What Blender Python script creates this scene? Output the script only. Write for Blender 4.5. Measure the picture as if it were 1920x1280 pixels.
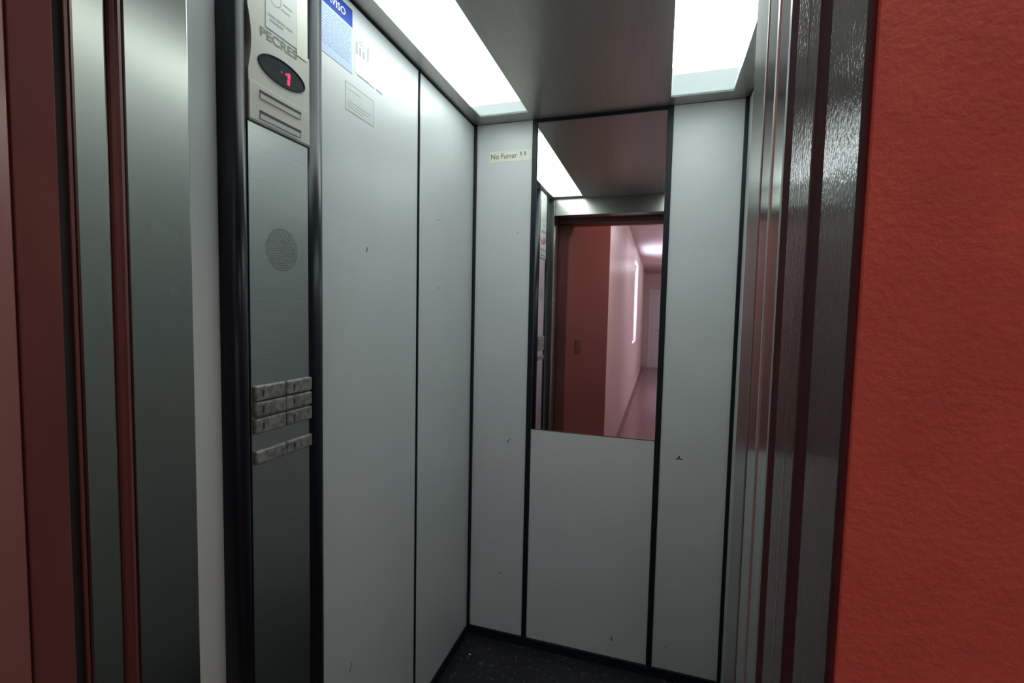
import bpy, bmesh, math, random
from mathutils import Matrix, Vector
random.seed(7)
S = bpy.context.scene
for o in list(bpy.data.objects): bpy.data.objects.remove(o)
COL = S.collection

# ------------------------------------------------------------ camera
EYE = 1.42
YAW, PITCH, ROLL = .3020, -.0620, .0210
f = Vector((-math.sin(YAW)*math.cos(PITCH), math.cos(YAW)*math.cos(PITCH), math.sin(PITCH)))
r = Vector((math.cos(YAW), math.sin(YAW), 0)); u = r.cross(f)
c_, s_ = math.cos(ROLL), math.sin(ROLL)
r2 = c_*r + s_*u; u2 = -s_*r + c_*u
cam = bpy.data.cameras.new('camera'); cam.lens = 888.1/1920*36; cam.sensor_width = 36
cam.clip_start = .01
cam_o = bpy.data.objects.new('camera', cam); COL.objects.link(cam_o)
m = Matrix((r2, u2, -f)).transposed().to_4x4(); m.translation = (0, 0, EYE)
cam_o.matrix_world = m
S.camera = cam_o
# ------------------------------------------------------------ world, exposure
w = bpy.data.worlds.new('world'); S.world = w; w.use_nodes = True
w.node_tree.nodes['Background'].inputs[0].default_value = (.55, .72, 1, 1)
w.node_tree.nodes['Background'].inputs[1].default_value = .4
S.view_settings.view_transform = 'Standard'; S.view_settings.look = 'None'
S.view_settings.gamma = 1; S.view_settings.use_curve_mapping = False
S.view_settings.exposure = 0.0
LAMP_CAR = 6.0        # emission of the two diffusers in the car
LAMP_HALL = 22.0       # emission of the unseen lamps added to light the corridor
DAYLIGHT = 120         # watts of daylight entering by the corridor window
# daylight coming in through the corridor window
al = bpy.data.lights.new('window_daylight', 'AREA'); al.energy = DAYLIGHT; al.color = (.62, .75, 1)
al.shape = 'RECTANGLE'; al.size = 1.0; al.size_y = 1.4
alo = bpy.data.objects.new('window_daylight', al); COL.objects.link(alo)
alo.location = (-.62, -4.7, 1.7); alo.rotation_euler = (0, math.radians(-90), 0)

# ------------------------------------------------------------ dimensions (metres, floor at 0, camera above the origin)
XL, XR, YB, YF, ZC = -.765, .269, 1.876, .57, 2.188
ZP = .038             # lower edge of the wall panels
S1, S2 = -.505, .008  # joints of the rear wall
JL, JR = -.71, .085   # sides of the car doorway
ZH = 2.075            # underside of the car header

# ------------------------------------------------------------ materials
def mat(name, col, rough=.5, metal=0, spec=.5, bump=None, coat=0, coat_r=.05, emit=None, es=0, aniso=0):
    M = bpy.data.materials.new(name); M.use_nodes = True
    n = M.node_tree.nodes; b = n['Principled BSDF']
    b.inputs['Base Color'].default_value = (*col, 1)
    b.inputs['Roughness'].default_value = rough; b.inputs['Metallic'].default_value = metal
    b.inputs['Specular IOR Level'].default_value = spec
    b.inputs['Coat Weight'].default_value = coat; b.inputs['Coat Roughness'].default_value = coat_r
    if emit: b.inputs['Emission Color'].default_value = (*emit, 1); b.inputs['Emission Strength'].default_value = es
    if bump:
        sc, st, dist, stretch = bump
        L = M.node_tree.links
        tc = n.new('ShaderNodeTexCoord'); mp = n.new('ShaderNodeMapping'); mp.inputs['Scale'].default_value = stretch
        nz = n.new('ShaderNodeTexNoise'); nz.inputs['Scale'].default_value = sc; nz.inputs['Detail'].default_value = 3
        bp = n.new('ShaderNodeBump'); bp.inputs['Strength'].default_value = st; bp.inputs['Distance'].default_value = dist
        L.new(tc.outputs['Object'], mp.inputs[0]); L.new(mp.outputs[0], nz.inputs['Vector'])
        L.new(nz.outputs['Fac'], bp.inputs['Height']); L.new(bp.outputs[0], b.inputs['Normal'])
        if coat: L.new(bp.outputs[0], b.inputs['Coat Normal'])
    return M
def mottle(M, col2, scale, lo=.4, hi=.6, stretch=(1,1,1), detail=4, rough=None):
    """mix a second own colour into the base colour by noise"""
    n = M.node_tree.nodes; L = M.node_tree.links; b = n['Principled BSDF']
    c1 = tuple(b.inputs['Base Color'].default_value)
    tc = n.new('ShaderNodeTexCoord'); mp = n.new('ShaderNodeMapping'); mp.inputs['Scale'].default_value = stretch
    nz = n.new('ShaderNodeTexNoise'); nz.inputs['Scale'].default_value = scale; nz.inputs['Detail'].default_value = detail
    cr = n.new('ShaderNodeValToRGB'); cr.color_ramp.elements[0].position = lo; cr.color_ramp.elements[1].position = hi
    cr.color_ramp.elements[0].color = c1; cr.color_ramp.elements[1].color = (*col2, 1)
    L.new(tc.outputs['Object'], mp.inputs[0]); L.new(mp.outputs[0], nz.inputs['Vector'])
    L.new(nz.outputs['Fac'], cr.inputs[0]); L.new(cr.outputs[0], b.inputs['Base Color'])
    if rough:
        mr = n.new('ShaderNodeMapRange'); mr.inputs['To Min'].default_value = rough[0]; mr.inputs['To Max'].default_value = rough[1]
        L.new(nz.outputs['Fac'], mr.inputs[0]); L.new(mr.outputs[0], b.inputs['Roughness'])
    return M
laminate = mottle(mat('grey laminate', (.55,.58,.575), .33, spec=.5), (.525,.555,.55), 6, .3, .7)
cream = mottle(mat('cream laminate', (.60,.60,.54), .45), (.57,.58,.52), 5, .3, .7)
blackp = mat('black profile', (.006,.009,.013), .42, spec=.25)
rubber = mat('black gloss plastic', (.008,.010,.016), .28, spec=.2)
steel = mottle(mat('brushed steel', (.50,.53,.51), .2, 1), (.42,.45,.43), 220, .35, .65, (1,1,.02), rough=(.12,.22))
jamb_steel = mottle(mat('satin steel jamb', (.31,.32,.29), .3, 1), (.27,.28,.26), 3, .3, .7, rough=(.2,.3))
post_steel = mottle(mat('satin steel post', (.31,.32,.285), .3, 1), (.27,.28,.26), 3, .3, .7, rough=(.22,.3))
ceil_steel = mottle(mat('brushed ceiling steel', (.44,.41,.38), .3, .75), (.40,.375,.35), 120, .3, .7, (1,.03,1), rough=(.30,.40))
face_steel = mottle(mat('brushed face steel', (.40,.42,.41), .32, 1), (.37,.39,.38), 300, .35, .65, (1,.04,1), rough=(.28,.4))
plate = mottle(mat('beige grey plate', (.52,.52,.46), .42), (.48,.48,.43), 8, .3, .7)
white_in = mat('white reflector', (.90,.92,.92), .5)
diff = mat('lit diffuser', (.9,.9,.9), .5, emit=(.90,1,.98), es=LAMP_CAR)
diff_end = mat('dim diffuser end', (.85,.9,.9), .5, emit=(.82,1,1), es=.62)
mirror_m = mat('mirror glass', (.90,.92,.92), .015, 1)
red_gloss = mat('dark maroon gloss paint', (.060,.030,.026), .5, spec=.1, bump=(260,.28,.0008,(1,1.6,1)), coat=.8, coat_r=.06)
red_dark = mat('oxblood paint', (.11,.030,.027), .4)
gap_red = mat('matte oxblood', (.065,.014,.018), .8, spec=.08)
red_wall = mottle(mat('terracotta wall paint', (.48,.095,.062), .55, spec=.25, bump=(300,.35,.001,(1,1,1))), (.42,.08,.055), 25, .35, .65)
red_post = mottle(mat('worn red paint', (.13,.042,.037), .6, spec=.12, bump=(90,.25,.001,(1,1,1))), (.10,.034,.031), 9, .4, .6, (1,1,.3))
leaf_paint = mat('red gloss wall paint', (.20,.062,.052), .35, bump=(160,.12,.001,(1,1,1)), coat=.8, coat_r=.2)
pink = mottle(mat('pale pink wall paint', (.76,.57,.53), .4), (.72,.54,.50), 3, .3, .7)
hall_ceil = mat('corridor ceiling paint', (.66,.50,.47), .6)
hall_floor = mottle(mat('pink terrazzo', (.30,.17,.17), .18), (.20,.11,.12), 60, .45, .6)
car_floor = mottle(mat('black speckled rubber', (.010,.010,.014), .45), (.055,.058,.075), 48, .60, .66, detail=2)
shaft = mat('dark shaft', (.01,.01,.01), .8)
white_paint = mat('white paint', (.75,.75,.76), .4)
chrome = mat('chrome', (.7,.7,.7), .15, 1)
glass_blk = mat('dark display glass', (.035,.045,.05), .12, coat=1)
red_led = mat('red digit', (.4,0,.03), .4, emit=(1,.02,.12), es=.9)
red_dim = mat('faint red segment', (.16,.01,.03), .4, emit=(1,.02,.12), es=.12)
engr = mat('engraved grey', (.17,.17,.15), .6)
btn = mottle(mat('worn grey button', (.26,.26,.235), .42, .3), (.15,.15,.135), 90, .42, .6)
mark = mat('dark mark', (.02,.02,.02), .5)
scuffm = mat('dark scuff', (.06,.055,.05), .7)
blue = mat('blue print', (.008,.045,.33), .5, spec=.2)
pblue = mat('pale blue paper', (.40,.49,.66), .45, spec=.3)
pale = mat('clear film', (.55,.585,.575), .25)
paper = mat('white paper', (.51,.54,.50), .4)
lettering = mat('grey lettering', (.27,.31,.32), .5)
blue_ink = mat('blue lettering', (.16,.24,.42), .5)
cream_st = mat('cream sticker', (.66,.67,.57), .35)
brown_ink = mat('brown lettering', (.11,.09,.05), .5)

# ------------------------------------------------------------ helpers
def bx(bm, x0, x1, y0, y1, z0, z1, bev=0, seg=2):
    r = bmesh.ops.create_cube(bm, size=1)
    vs = r['verts']
    for v in vs:
        v.co = ((x0+x1)/2+v.co.x*(x1-x0), (y0+y1)/2+v.co.y*(y1-y0), (z0+z1)/2+v.co.z*(z1-z0))
    if bev:
        es = list({e for v in vs for e in v.link_edges})
        bmesh.ops.bevel(bm, geom=es, offset=bev, segments=seg, affect='EDGES', profile=.5)
def prism(bm, pts, z0, z1, axis='z'):
    """closed outline pts extruded; axis z: pts are (x, y); axis x: pts are (y, z) between x=z0 and x=z1"""
    def P(p, h): return (p[0], p[1], h) if axis == 'z' else (h, p[0], p[1])
    a = [bm.verts.new(P(p, z0)) for p in pts]; b = [bm.verts.new(P(p, z1)) for p in pts]
    bm.faces.new(a); bm.faces.new(list(reversed(b)))
    for i in range(len(pts)):
        j = (i+1) % len(pts); bm.faces.new((a[i], b[i], b[j], a[j]))
    bmesh.ops.recalc_face_normals(bm, faces=bm.faces[:])
def cyl(bm, p0, p1, rad, seg=20):
    p0, p1 = Vector(p0), Vector(p1); d = p1-p0
    M = Matrix.Translation((p0+p1)/2) @ d.to_track_quat('Z', 'Y').to_matrix().to_4x4()
    bmesh.ops.create_cone(bm, cap_ends=True, segments=seg, radius1=rad, radius2=rad, depth=d.length, matrix=M)
def obj(name, bm, material, parent=None, smooth=False):
    if isinstance(bm, bmesh.types.BMesh):
        me = bpy.data.meshes.new(name); bm.to_mesh(me); bm.free()
    else: me = bm
    o = bpy.data.objects.new(name, me); COL.objects.link(o)
    me.materials.clear(); me.materials.append(material)
    if smooth:
        for p in me.polygons: p.use_smooth = True
    if parent:
        o.parent = parent; o.matrix_parent_inverse = Matrix.Identity(4)
        top = parent
        while top.parent: top = top.parent
        if parent is top and parent.type == 'EMPTY':
            me.transform(Matrix.Translation(-Vector(parent.location)))
        elif top.type == 'EMPTY':
            me.transform(Matrix.Translation(-Vector(top.location)))
    return o
def box(name, dims, material, parent=None, bev=0, seg=2):
    bm = bmesh.new(); bx(bm, *dims, bev=bev, seg=seg); return obj(name, bm, material, parent)
def struct(o): o['kind'] = 'structure'; return o
def tag(o, label, cat, group=None):
    o['label'] = label; o['category'] = cat
    if group: o['group'] = group
    return o
def thing(name, loc, label, cat, group=None):
    o = bpy.data.objects.new(name, None); COL.objects.link(o); o.location = loc; o.empty_display_size = .05
    return tag(o, label, cat, group)
def text_mesh(s, size, place, offset=0, fit=None):
    """place(u, v) -> world point; glyphs laid out along u"""
    cu = bpy.data.curves.new('t', 'FONT'); cu.body = s; cu.size = size; cu.offset = offset
    o = bpy.data.objects.new('t', cu); COL.objects.link(o)
    bpy.context.view_layer.update()
    dg = bpy.context.evaluated_depsgraph_get()
    me = bpy.data.meshes.new_from_object(o.evaluated_get(dg))
    bpy.data.objects.remove(o)
    xs = [v.co.x for v in me.vertices]; ys = [v.co.y for v in me.vertices]
    w0, w1 = min(xs), max(xs); h0, h1 = min(ys), max(ys)
    for v in me.vertices:
        uu, vv = v.co.x-w0, v.co.y-h0
        if fit: uu *= fit[0]/(w1-w0); vv *= fit[1]/(h1-h0)
        v.co = place(uu, vv)
    me.materials.clear()
    return me

# ------------------------------------------------------------ the car: floor, ceiling, walls
struct(box('floor', (XL-.02, XR+.02, .40, YB+.02, -.03, 0), car_floor))
# wall shells and the panels mounted on them
T = .02
def wall(name, dims): return struct(box(name, dims, shaft))
wl = wall('wall_left', (XL-T-.01, XL-T, YF-.1, YB+.04, 0, ZC+.1))
def panel(parent, dims, mt=laminate): return box('wall_panel', dims, mt, parent, bev=.0015, seg=1)
panel(wl, (XL-T, XL, YF, 1.394, ZP, ZC-.006))
panel(wl, (XL-T, XL, 1.408, YB, ZP, ZC-.006))
box('joint_strip', (XL-T, XL-.001, 1.394, 1.408, ZP, ZC), blackp, wl)
box('joint_strip', (XL-T, XL+.004, 1.3965, 1.4010, ZP, ZC-.002), rubber, wl)
box('joint_strip', (XL-T, XL+.001, YF, YB, ZC-.008, ZC), blackp, wl)
wb = wall('wall_back', (XL-T, XR+T, YB+T, YB+T+.01, 0, ZC+.1))
panel(wb, (XL, S1-.010, YB, YB+T, ZP, ZC))
panel(wb, (S1+.010, S2-.010, YB, YB+T, ZP, .938))
panel(wb, (S2+.010, XR, YB, YB+T, ZP, ZC))
for x in (S1, S2):
    box('joint_strip', (x-.0105, x+.0105, YB-.005, YB+T-.001, ZP-.002, ZC-.001), blackp, wb, bev=.002)
box('joint_strip', (S1+.01, S2-.01, YB-.004, YB+T-.001, ZC-.012, ZC-.001), blackp, wb)
for x, sx in ((XL, 1), (XR, -1)):
    box('corner_strip', tuple(sorted((x, x+sx*.013)))+(YB-.010, YB-.0005, ZP-.002, ZC-.001), blackp, wb, bev=.002)
wr = wall('wall_right', (XR+T, XR+T+.01, YF-.05, YB+.04, 0, ZC+.1))
panel(wr, (XR, XR+T, YF, 1.215, ZP, ZC-.006)); panel(wr, (XR, XR+T, 1.229, YB, ZP, ZC-.006))
box('joint_strip', (XR+.001, XR+T, 1.215, 1.229, ZP, ZC), blackp, wr)
# baseboards
struct(box('baseboard_back', (XL, XR, YB-.006, YB+T-.001, 0, ZP), blackp, bev=.002))
struct(box('baseboard_left', (XL-T+.001, XL+.006, YF, YB-.006, 0, ZP), blackp, bev=.002))
struct(box('baseboard_right', (XR-.006, XR+T-.001, YF, YB-.006, 0, ZP), blackp, bev=.002))
# ceiling with two long openings for the lamps
LA = (-.712, -.516, .62, 1.800); LB = (.006, .210, .62, 1.808)
bm = bmesh.new()
H = .004
for d in ((XL, LA[0], YF-.1, YB), (LA[1], LB[0], YF-.1, YB), (LB[1], XR, YF-.1, YB)):
    bx(bm, *d, ZC, ZC+H)
for q in (LA, LB):
    bx(bm, q[0], q[1], YF-.1, q[2], ZC, ZC+H); bx(bm, q[0], q[1], q[3], YB, ZC, ZC+H)
ce = struct(obj('ceiling', bm, ceil_steel))
box('roof_slab', (XL-.03, XR+.03, YF-.1, YB+.03, ZC+.1, ZC+.12), shaft, ce)
def lamp(q, label, dq):
    t = thing('ceiling_light', ((q[0]+q[1])/2, (q[2]+q[3])/2, ZC), label, 'light', 'ceiling lights of the lift car')
    x0, x1, y0, y1 = q; D = .032
    bm = bmesh.new()
    bx(bm, x0-.004, x0, y0-.004, y1+.004, ZC+H+.001, ZC+D); bx(bm, x1, x1+.004, y0-.004, y1+.004, ZC+H+.001, ZC+D)
    bx(bm, x0, x1, y0-.004, y0, ZC+H+.001, ZC+D); bx(bm, x0, x1, y1, y1+.004, ZC+H+.001, ZC+D)
    obj('lamp_housing', bm, white_in, t)
    box('reflector', (x0, x1, y0, y1, ZC+D, ZC+D+.004), white_in, t)
    box('diffuser', dq+(ZC+.008, ZC+D-.0005), diff, t)
    box('diffuser_end', (dq[0], dq[1], dq[3]+.001, y1-.003, ZC+.008, ZC+D-.0005), diff_end, t)
lamp(LA, 'long recessed white light along the left side of the lift ceiling', (LA[0]+.004, LA[1]-.004, .66, 1.715))
lamp(LB, 'recessed white light on the right side of the lift ceiling', (LB[0]+.004, LB[1]-.004, .66, 1.66))

# ------------------------------------------------------------ front wall of the car (seen in the mirror and as jambs)
bm = bmesh.new()
bx(bm, XL, JL, .476, YF, 0, ZC, bev=.002)
bx(bm, JR, XR, .505, YF, 0, ZC, bev=.002)
bx(bm, JL, JR, .478, YF, ZH, ZC, bev=.002)
struct(obj('wall_front', bm, jamb_steel))
# parked sliding door panels on the right: only their leading edges show
for i, (y0, y1, lab) in enumerate(((.459, .498, 'brushed steel sliding door panel folded away, the one nearer the car'),
                                   (.417, .452, 'brushed steel sliding door panel folded away, the one nearer the red frame'))):
    t = thing('sliding_door_panel', (JR+.2, (y0+y1)/2, .004), lab, 'door panel', 'parked sliding door panels of the lift')
    box('door_leaf', (JR+.0005*i, JR+.42, y0, y1, .012, 2.09), steel, t, bev=.0025)
    box('edge_seal', (JR+.004, JR+.03, y1, y1+.003, .012, 2.08), blackp, t)
    box('guide_shoe', (JR+.06, JR+.36, y0+.01, y1-.01, .002, .012), blackp, t)
struct(box('trim_1', (XL-.2, XR+.4, .40, .505, 2.09, 2.3), shaft))

# left: steel receiving post with the oxblood rounded strip
t = thing('door_post', (-.73, .435, 0), 'satin steel door post with an oxblood strip, left side of the doorway', 'door post')
box('post', (-.80, JL, .415, .455, 0, 2.09), post_steel, t, bev=.003)
bm = bmesh.new()
prism(bm, [(-.76, .457), (-.712, .457), (-.7095, .459), (-.708, .4635), (-.710, .4660), (-.708, .4690), (-.7095, .4735), (-.712, .475), (-.76, .475)], 0, 2.09)
obj('red_strip', bm, red_dark, t)
box('red_edge', (-.7165, JL-.0015, .4095, .4145, 0, 2.09), red_dark, t, bev=.001)
box('dark_gap_filler', (-.80, -.7175, .4005, .4145, 0, 2.09), shaft, t)  # dark filler added so the gap beside the post reads black

# ------------------------------------------------------------ landing door frame (gloss paint), right side and header
t = thing('landing_door_frame', (JR+.03, .32, 0), 'dark maroon gloss steel frame of the landing door', 'door frame')
bm = bmesh.new()
bx(bm, JR, JR+.10, .339, .391, 0, 2.05, bev=.0015)
obj('jamb', bm, red_gloss, t)
box('seam_line', (JR-.0002, JR+.001, .3610, .3622, 0, 2.05), steel, t)
box('jamb', (JR, JR+.10, .261, .316, 0, 2.05), red_gloss, t, bev=.002)
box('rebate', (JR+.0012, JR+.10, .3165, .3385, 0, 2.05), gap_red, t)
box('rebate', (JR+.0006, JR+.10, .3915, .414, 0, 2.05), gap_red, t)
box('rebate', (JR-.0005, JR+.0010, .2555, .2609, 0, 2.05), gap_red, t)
bm = bmesh.new(); bx(bm, -.80, JR+.10, .3655, .3995, 2.0505, 2.12, bev=.002)
obj('head', bm, red_dark, t)
t = thing('landing_door_post', (-.68, .345, 0), 'worn red hinge post at the far left, scratched paint', 'door post')
box('post', (-.80, -.65, .325, .364, 0, 2.05), red_post, t, bev=.0015)

# red side wall running from the hinge post to the corner of the corridor, with the lift call button
HG = Vector((-.651, .3235, 0)); TIP = Vector((-.42, -.288, 0)); dr = (TIP-HG).normalized(); nr = Vector((-dr.y, dr.x, 0))
if nr.x < 0: nr = -nr
def wall_box(name, a0, a1, n0, n1, z0, z1, mt, par=None, bev=.002):
    bm = bmesh.new(); bx(bm, a0, a1, n0, n1, z0, z1, bev=bev)
    for v in bm.verts:
        p = HG+dr*v.co.x+nr*v.co.y; v.co = (p.x, p.y, v.co.z)
    bmesh.ops.recalc_face_normals(bm, faces=bm.faces[:])
    return obj(name, bm, mt, par)
ln = (TIP-HG).length
struct(wall_box('wall_landing_side', 0, ln, -.10, 0, 0, 2.52, leaf_paint))
p = HG+dr*.16
t = thing('call_button', (p.x, p.y, 1.14), 'small lift call button on the red wall, seen in the mirror', 'call button')
wall_box('plate', .125, .195, .0005, .006, 1.12, 1.22, red_dark, t, .001)
wall_box('button', .148, .172, .006, .010, 1.158, 1.182, chrome, t, .001)

# ------------------------------------------------------------ landing and corridor
HC = 2.52
struct(box('floor', (-1.2, 1.25, -9.6, .40, -.03, 0), hall_floor)); bpy.data.objects['floor.001'].name = 'floor_corridor'
struct(box('ceiling_corridor', (-1.2, 1.25, -9.6, .46, HC, HC+.03), hall_ceil))
bm = bmesh.new(); bx(bm, JR+.0012, 1.25, .2545, .2600, 0, HC, bev=.0012); bx(bm, JR+.101, 1.25, .26, .40, 0, HC)
struct(obj('wall_landing_right', bm, red_wall))
struct(box('wall_landing_left', (-1.2, -.801, .20, .414, 0, HC), shaft))  # coloured black so no red shows in the shaded doorway gap
struct(box('wall_landing_top', (-.80, JR+.10, .2601, .3295, 2.051, HC), red_wall))
WY0, WY1, WZ0, WZ1 = -5.2, -4.2, .95, 2.30
bm = bmesh.new()
CX = -.42
bx(bm, CX-.14, CX, WY1, -.2905, 0, HC); bx(bm, CX-.14, CX, -9.5, WY0, 0, HC)
bx(bm, CX-.14, CX, WY0, WY1, 0, WZ0); bx(bm, CX-.14, CX, WY0, WY1, WZ1, HC)
struct(obj('wall_corridor_left', bm, pink))
struct(box('wall_corridor_right', (1.25, 1.35, -9.5, -2.6, 0, HC), pink))
struct(box('wall_landing_far', (1.25, 1.35, -2.6, .40, 0, HC), mat('bounce cutting dark red', (.16,.035,.028), .6)))  # unseen wall, coloured dark to cut light bounced onto the landing
struct(box('wall_corridor_end', (CX-.14, 1.35, -9.6, -9.5, 0, HC), pink))
bm = bmesh.new()
for a in ((WY0, WY0+.05, WZ0, WZ1), (WY1-.05, WY1, WZ0, WZ1), (WY0+.05, WY1-.05, WZ0, WZ0+.05), (WY0+.05, WY1-.05, WZ1-.05, WZ1), (-4.72, -4.68, WZ0+.05, WZ1-.05)):
    bx(bm, CX-.10, CX-.05, *a)
wn = struct(obj('window_1', bm, white_paint))
wg = mat('window glass', (1,1,1), .0); wg.node_tree.nodes['Principled BSDF'].inputs['Transmission Weight'].default_value = 1
wg.node_tree.nodes['Principled BSDF'].inputs['IOR'].default_value = 1.1
# end door
bm = bmesh.new()
for a in ((-.30, -.22, 0, 2.1), (.58, .66, 0, 2.1), (-.22, .58, 2.02, 2.1)):
    bx(bm, a[0], a[1], -9.5, -9.47, a[2], a[3], bev=.004)
d = struct(obj('door_1', bm, white_paint))
box('door_leaf', (-.215, .575, -9.5, -9.485, .005, 2.015), white_paint, d, bev=.002)
bm = bmesh.new(); cyl(bm, (-.13, -9.485, 1.03), (-.13, -9.43, 1.03), .012); cyl(bm, (-.13, -9.435, 1.03), (-.01, -9.435, 1.03), .009)
obj('door_handle', bm, chrome, d)
struct(box('baseboard_corridor', (CX, CX+.010, -9.5, -.30, 0, .08), hall_floor, bev=.002))
for i, (y, lab) in enumerate(((.03, 'added round white corridor ceiling lamp, unseen, the one nearest the lift'), (-2.6, 'added round white corridor ceiling lamp, unseen, the middle one'), (-6.9, 'added round white corridor ceiling lamp, unseen, the one nearest the far door'))):
    LX = .34 if i == 0 else .40  # unseen lamps added to light the corridor and the red landing wall
    t = thing('added_corridor_lamp', (LX, y, HC), lab, 'lamp', 'added corridor ceiling lamps')
    bm = bmesh.new(); cyl(bm, (LX, y, HC-.02), (LX, y, HC-.001), .17, 40); obj('lamp_base', bm, white_paint, t)
    bm = bmesh.new(); bmesh.ops.create_uvsphere(bm, u_segments=32, v_segments=14, radius=.155)
    for v in bm.verts: v.co = (v.co.x+LX, v.co.y+y, min(v.co.z, 0)*.5+HC-.021)
    obj('lamp_shade', bm, mat('lit corridor shade', (.9,.9,.9), .4, emit=(1,.84,.72) if i == 0 else (.92,.88,1), es=LAMP_HALL*(1.7 if i == 0 else 1.3)), t, True)

# ------------------------------------------------------------ mirror on the rear wall
t = thing('wall_mirror', ((S1+S2)/2, YB, .938), 'tall mirror in the middle of the rear lift wall, reflecting the corridor', 'mirror')
box('mirror_glass', (S1+.0105, S2-.0105, YB+.001, YB+.006, .9395, ZC-.0125), mirror_m, t)
box('mirror_backing', (S1+.0105, S2-.0105, YB+.0065, YB+.019, .9395, ZC-.0125), shaft, t)
box('mirror_edge', (S1+.011, S2-.011, YB-.0005, YB+.004, .9365, .9395), scuffm, t)

# ------------------------------------------------------------ operating panel on the left wall
CY0, CY1 = .665, .898
XF = -.735
cop = thing('control_panel', (XL, (CY0+CY1)/2, ZP), 'tall steel lift control panel with black rails, display and buttons on the left wall', 'control panel')
def rail(y0, y1):
    pts = []
    n = 18; d = .038
    for i in range(n+1):
        a = math.pi*i/n
        pts.append((XL+.0005+d*math.sin(a), (y0+y1)/2-(y1-y0)/2*math.cos(a)))
    bm = bmesh.new(); prism(bm, pts, ZP+.002, ZC-.012)
    o = obj('side_rail', bm, rubber, cop)
    for p in o.data.polygons: p.use_smooth = len(p.vertices) == 4 and abs(p.normal.z) < .5
rail(CY0, .706); rail(.856, CY1+.016)
ZM = 1.764
box('face_plate', (XL+.0005, XF, .7035, .8585, ZP+.002, ZM-.001), face_steel, cop, bev=.001)
# upper plate: left edge scooped, oval display window and two slots cut by separate dark parts
pts = [(.7035, ZM), (.861, ZM), (.861, 1.945), (.8565, 1.9455), (.8565, ZC-.013), (.7035, ZC-.013), (.7035, 1.965)]
for i in range(1, 12):
    a = i/12; pts.append((.7035+.0075*math.sin(math.pi*a), 1.965-.11*a))
pts.append((.7035, 1.855))
bm = bmesh.new(); prism(bm, pts, XL+.0005, XF+.003, 'x')
up = obj('upper_plate', bm, plate, cop)
box('plate_edge', (XF, XF+.0032, .7035, .8605, ZM-.0022, ZM), mark, cop)
bm = bmesh.new(); bx(bm, XF+.0029, XF+.0042, .7045, .860, ZM+.002, 1.834, bev=.0006)
obj('slot_plate', bm, plate, cop)
# oval display
dc = Vector((XF+.003, .7855, 1.880)); A, B = .0605, .0245
def oval(sa, sb, n=56, tilt=0): return [(dc.y+sa*math.cos(2*math.pi*i/n), dc.z+sb*math.sin(2*math.pi*i/n)) for i in range(n)]
bm = bmesh.new()
o1 = oval(A, B); o2 = oval(A-.002, B-.002)
va = [bm.verts.new((dc.x+.0022, *p)) for p in o1]; vb = [bm.verts.new((dc.x+.0022, *p)) for p in o2]
vc = [bm.verts.new((dc.x-.0005, *p)) for p in o1]; vd = [bm.verts.new((dc.x-.0005, *p)) for p in o2]
for i in range(len(o1)):
    j = (i+1) % len(o1)
    bm.faces.new((va[i], va[j], vb[j], vb[i])); bm.faces.new((va[i], vc[i], vc[j], va[j])); bm.faces.new((vb[i], vb[j], vd[j], vd[i]))
bmesh.ops.recalc_face_normals(bm, faces=bm.faces[:])
disp_bezel = obj('display_bezel', bm, rubber, cop)
bm = bmesh.new(); prism(bm, oval(A-.0018, B-.0018), dc.x-.001, dc.x+.0008, 'x')
disp = obj('display', bm, glass_blk, cop)
def seg(name, y, z, w, h, mt, par, sl=.0):
    bm = bmesh.new(); prism(bm, [(y-w/2, z-h/2), (y+w/2, z-h/2), (y+w/2+sl, z+h/2), (y-w/2+sl, z+h/2)], dc.x+.0008, dc.x+.0014, 'x')
    return obj(name, bm, mt, par)
bm = bmesh.new()
for (yy, zz, ww, hh, sl) in ((.8000, 1.8700, .0068, .011, .0008), (.8012, 1.8825, .0068, .011, .0008), (.7945, 1.8835, .0045, .004, .001)):
    prism(bm, [(yy-ww/2, zz-hh/2), (yy+ww/2, zz-hh/2), (yy+ww/2+sl, zz+hh/2), (yy-ww/2+sl, zz+hh/2)], dc.x+.0008, dc.x+.0014, 'x')
obj('digit', bm, red_led, disp)
seg('dim_segment', .7820, 1.8820, .004, .006, red_dim, disp)
# two card slots with a lit lower lip
for z in (1.8170, 1.7800):
    fr = box('slot', (XF+.0041, XF+.0046, .727, .834, z-.0075, z+.0075), engr, cop, bev=.0002)
    box('slot_shadow_gap', (XF+.0046, XF+.0052, .727, .834, z+.0045, z+.0078), mark, fr)
    box('slot_tab', (XF+.0046, XF+.0060, .7275, .829, z-.0075, z+.001), mat('slot grey', (.42,.43,.38), .4), fr)
# engraved name
obj('lettering', text_mesh('PECRES', .03, lambda a, b: Vector((XF+.0034, .731+a, 1.925+b)), 0.0006, fit=(.094, .0175)), engr, cop)
# speaker: rings of pin holes
bm = bmesh.new()
sc = (.7835, 1.535)
for ring in range(0, 10):
    R_ = .0045*ring; n = max(1, int(6.0*ring))
    for k in range(n):
        a = 2*math.pi*k/n + .12*ring
        bmesh.ops.create_circle(bm, cap_ends=True, segments=6, radius=.0013,
            matrix=Matrix.Translation((XF+.0003, sc[0]+R_*math.cos(a), sc[1]+R_*math.sin(a))) @ Matrix.Rotation(math.pi/2, 4, 'Y'))
obj('speaker_grille', bm, mark, cop)
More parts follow.
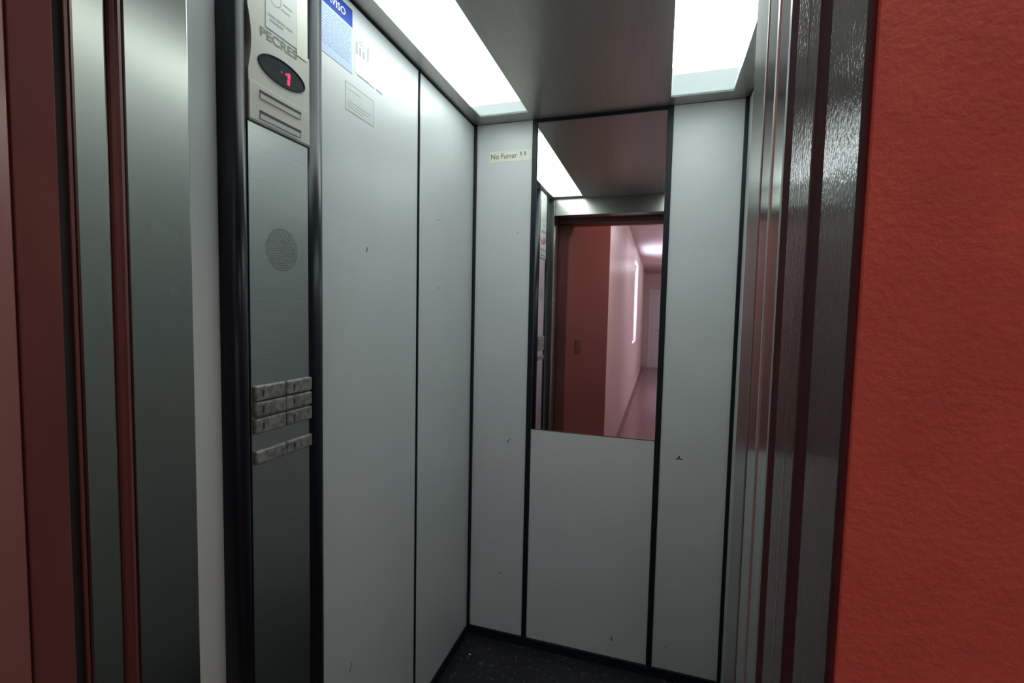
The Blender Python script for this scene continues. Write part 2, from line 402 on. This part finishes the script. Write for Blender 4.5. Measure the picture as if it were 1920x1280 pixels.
# push buttons: four rows of two
ROWS = ((1.254, .030), (1.223, .029), (1.1905, .030), (1.129, .027))
for i, (z, h) in enumerate(ROWS):
    for j, (y0, y1) in enumerate(((.7065, .7830), (.7842, .8590))):
        bm = bmesh.new(); bx(bm, XF-.002, XF+.009, y0, y1, z-h/2, z+h/2, bev=.004, seg=3)
        b = obj('push_button', bm, btn, cop)
        yy = y0+.017+.003*j
        if not (i == 3 and j == 0):
            bm = bmesh.new(); prism(bm, [(yy-.0022, z-.007), (yy+.0016, z-.0075), (yy+.0012, z-.004), (yy+.0024, z-.002), (yy+.0022, z+.006), (yy-.0024, z+.0055), (yy-.0018, z-.003)], XF+.009, XF+.0094, 'x')
            obj('button_mark', bm, mark, b)
        for q in range(2):
            bm = bmesh.new(); yq = y1-.014+.004*q; zq = z-.003+.005*q
            bx(bm, XF+.009, XF+.0094, yq, yq+.0016, zq, zq+.0018); obj('dot', bm, mark, b)
# paper note on the upper plate
note = thing('paper_note', (XF+.0035, .775, 1.945), 'pale paper note with a swirl emblem above the red display', 'note')
box('sheet', (XF+.0032, XF+.0040, .7440, .8290, 1.9480, 2.115), paper, note)
box('tape', (XF+.0040, XF+.0043, .8240, .8540, 1.9360, 2.10), cream_st, note)
bm = bmesh.new()
def arc(bm, cy, cz, r, a0, a1, w, x, n=18):
    for i in range(n):
        t0, t1 = a0+(a1-a0)*i/n, a0+(a1-a0)*(i+1)/n
        v = [bm.verts.new((x, cy+q*math.cos(tt), cz+q*math.sin(tt))) for tt, q in ((t0, r-w/2), (t0, r+w/2), (t1, r+w/2), (t1, r-w/2))]
        bm.faces.new(v)
arc(bm, .768, 2.012, .014, -2.9, .4, .0022, XF+.0042); arc(bm, .772, 2.034, .011, .6, 3.6, .0022, XF+.0042)
for k, (a, b_) in enumerate(((.783, .806), (.788, .812))): bx(bm, XF+.0041, XF+.0043, a, b_, 2.000+.012*k, 2.003+.012*k)
obj('emblem', bm, lettering, note)
bm = bmesh.new()
for (a, b_, z) in ((.750, .768, 1.9725), (.771, .792, 1.9725), (.795, .812, 1.972), (.754, .788, 1.964)): bx(bm, XF+.0041, XF+.0043, a, b_, z, z+.0042)
obj('text_line', bm, lettering, note)

# ------------------------------------------------------------ notices on the left wall
e = XL+.0006
def wallrect(name, y0, y1, z0, z1, mt, par, th=.0005, base=0): return box(name, (XL+base, XL+base+th, y0, y1, z0, z1), mt, par)
n1 = thing('notice_sign', (XL, 1.0, 2.01), 'blue and pale blue notice sign headed AVISO beside the control panel', 'sign')
wallrect('sheet', .925, 1.053, 2.010, 2.164, pblue, n1, .0008)
wallrect('header_band', .925, 1.053, 2.122, 2.164, blue, n1, .0004, .0008)
obj('lettering', text_mesh('AVISO', .03, lambda a, b: Vector((XL+.0014, .957+a, 2.1335+b)), 0.0004, fit=(.068, .017)), white_paint, n1)
bm = bmesh.new()
z = 2.114
while z > 2.03:
    y = .932
    while y < 1.042:
        wd = random.uniform(.008, .022); bx(bm, XL+.0008, XL+.0010, y, min(y+wd, 1.047), z-.0016, z); y += wd+.003
    z -= .0062
obj('text_line', bm, blue_ink, n1)
n2 = thing('pictogram_sticker', (XL, 1.095, 2.02), 'small clear sticker with a grey pictogram right of the blue notice', 'sticker')
wallrect('film', 1.064, 1.130, 2.020, 2.124, pale, n2, .0006)
bm = bmesh.new(); x = XL+.0006
bx(bm, x, x+.0003, 1.068, 1.075, 2.068, 2.098); bx(bm, x, x+.0003, 1.117, 1.123, 2.072, 2.108)
bx(bm, x, x+.0003, 1.082, 1.090, 2.070, 2.090); bx(bm, x, x+.0003, 1.0975, 1.105, 2.070, 2.088)
arc(bm, 1.088, 2.102, .0045, 0, 6.28, .003, x+.0002); arc(bm, 1.101, 2.099, .003, 0, 6.28, .002, x+.0002)
obj('pictogram', bm, lettering, n2)
n3 = thing('outlined_sticker', (XL, 1.085, 1.91), 'faint rectangular sticker with a thin grey outline below the blue notice', 'sticker')
wallrect('film', 1.025, 1.149, 1.914, 1.984, pale, n3, .0005)
bm = bmesh.new(); x = XL+.0005
for a in ((1.027, 1.147, 1.9815, 1.983), (1.027, 1.147, 1.9155, 1.917), (1.027, 1.0286, 1.917, 1.9815), (1.1454, 1.147, 1.917, 1.9815)): bx(bm, x, x+.0003, *a)
obj('outline', bm, mat('thin grey outline', (.38,.41,.38), .5), n3)
bm = bmesh.new()
for a in ((1.040, 1.09, 1.967, 1.9685), (1.036, 1.132, 1.938, 1.9395), (1.036, 1.125, 1.931, 1.9325), (1.036, 1.10, 1.924, 1.9255)): bx(bm, x, x+.0003, *a)
obj('text_line', bm, mat('pale grey lettering', (.38,.41,.38), .5), n3)
n4 = thing('text_strip', (XL, 1.14, 2.02), 'thin line of tiny grey print beneath the pictogram sticker', 'sticker')
bm = bmesh.new()
for a in ((1.075, 1.100), (1.104, 1.122), (1.126, 1.150), (1.160, 1.188)): bx(bm, XL, XL+.0005, a[0], a[1], 2.0165, 2.0185 if a[0] < 1.15 else 2.021)
obj('print', bm, lettering, n4)

# ------------------------------------------------------------ no smoking sticker on the rear wall
n5 = thing('no_smoking_sticker', (-.61, YB, 2.032), 'cream No Fumar sticker on the rear wall left of the mirror', 'sticker')
box('film', (-.698, -.5175, YB-.0008, YB, 2.032, 2.076), cream_st, n5)
obj('lettering', text_mesh('No Fumar', .03, lambda a, b: Vector((-.691+a, YB-.0011, 2.0445+b)), 0.0002, fit=(.112, .0205)), brown_ink, n5)
bm = bmesh.new()
for cx in (-.562, -.545):
    bx(bm, cx-.004, cx+.004, YB-.0012, YB-.0009, 2.058, 2.061); bx(bm, cx-.003, cx+.001, YB-.0012, YB-.0009, 2.061, 2.068)
    bx(bm, cx-.004, cx+.003, YB-.0012, YB-.0009, 2.0525, 2.0555)
obj('pictogram', bm, brown_ink, n5)

# ------------------------------------------------------------ scuffs and chips on the panels (parts of the walls)
def scuff(par, pts, y=None, x=None):
    bm = bmesh.new()
    for (a, z, wd, h, sk) in pts:
        q = [(a-wd/2, z-h/2), (a+wd/2, z-h/2), (a+wd/2+sk, z+h/2), (a-wd/2+sk, z+h/2)]
        if y is not None: vs = [bm.verts.new((p[0], y-.0006, p[1])) for p in q]
        else: vs = [bm.verts.new((x+.0006, p[0], p[1])) for p in q]
        bm.faces.new(vs)
    obj('scuff_mark', bm, scuffm, par)
scuff(wb, ((-.590, .882, .004, .010, .006), (-.594, .875, .006, .006, .001)), y=YB)
scuff(wb, ((.088, .884, .006, .012, 0), (.080, .878, .008, .005, .003), (.097, .878, .009, .005, -.002)), y=YB)
scuff(wb, ((-.57, 1.745, .003, .004, 0), (-.615, .30, .004, .008, .002), (-.14, .115, .005, .018, .003), (.07, .13, .004, .006, 0)), y=YB)
scuff(wl, ((1.115, 1.58, .004, .014, .004), (1.545, 1.74, .005, .005, 0), (1.55, 1.5, .003, .012, .002), (1.04, .45, .004, .02, .012)), x=XL)
# small litter crumb on the car floor
bm = bmesh.new(); bmesh.ops.create_icosphere(bm, subdivisions=1, radius=.004)
for v in bm.verts: v.co = (v.co.x*1.3-.70, v.co.y+1.75, v.co.z*.5+.002)
tag(obj('crumb', bm, white_paint), 'tiny pale crumb on the black lift floor near the rear left corner', 'litter')
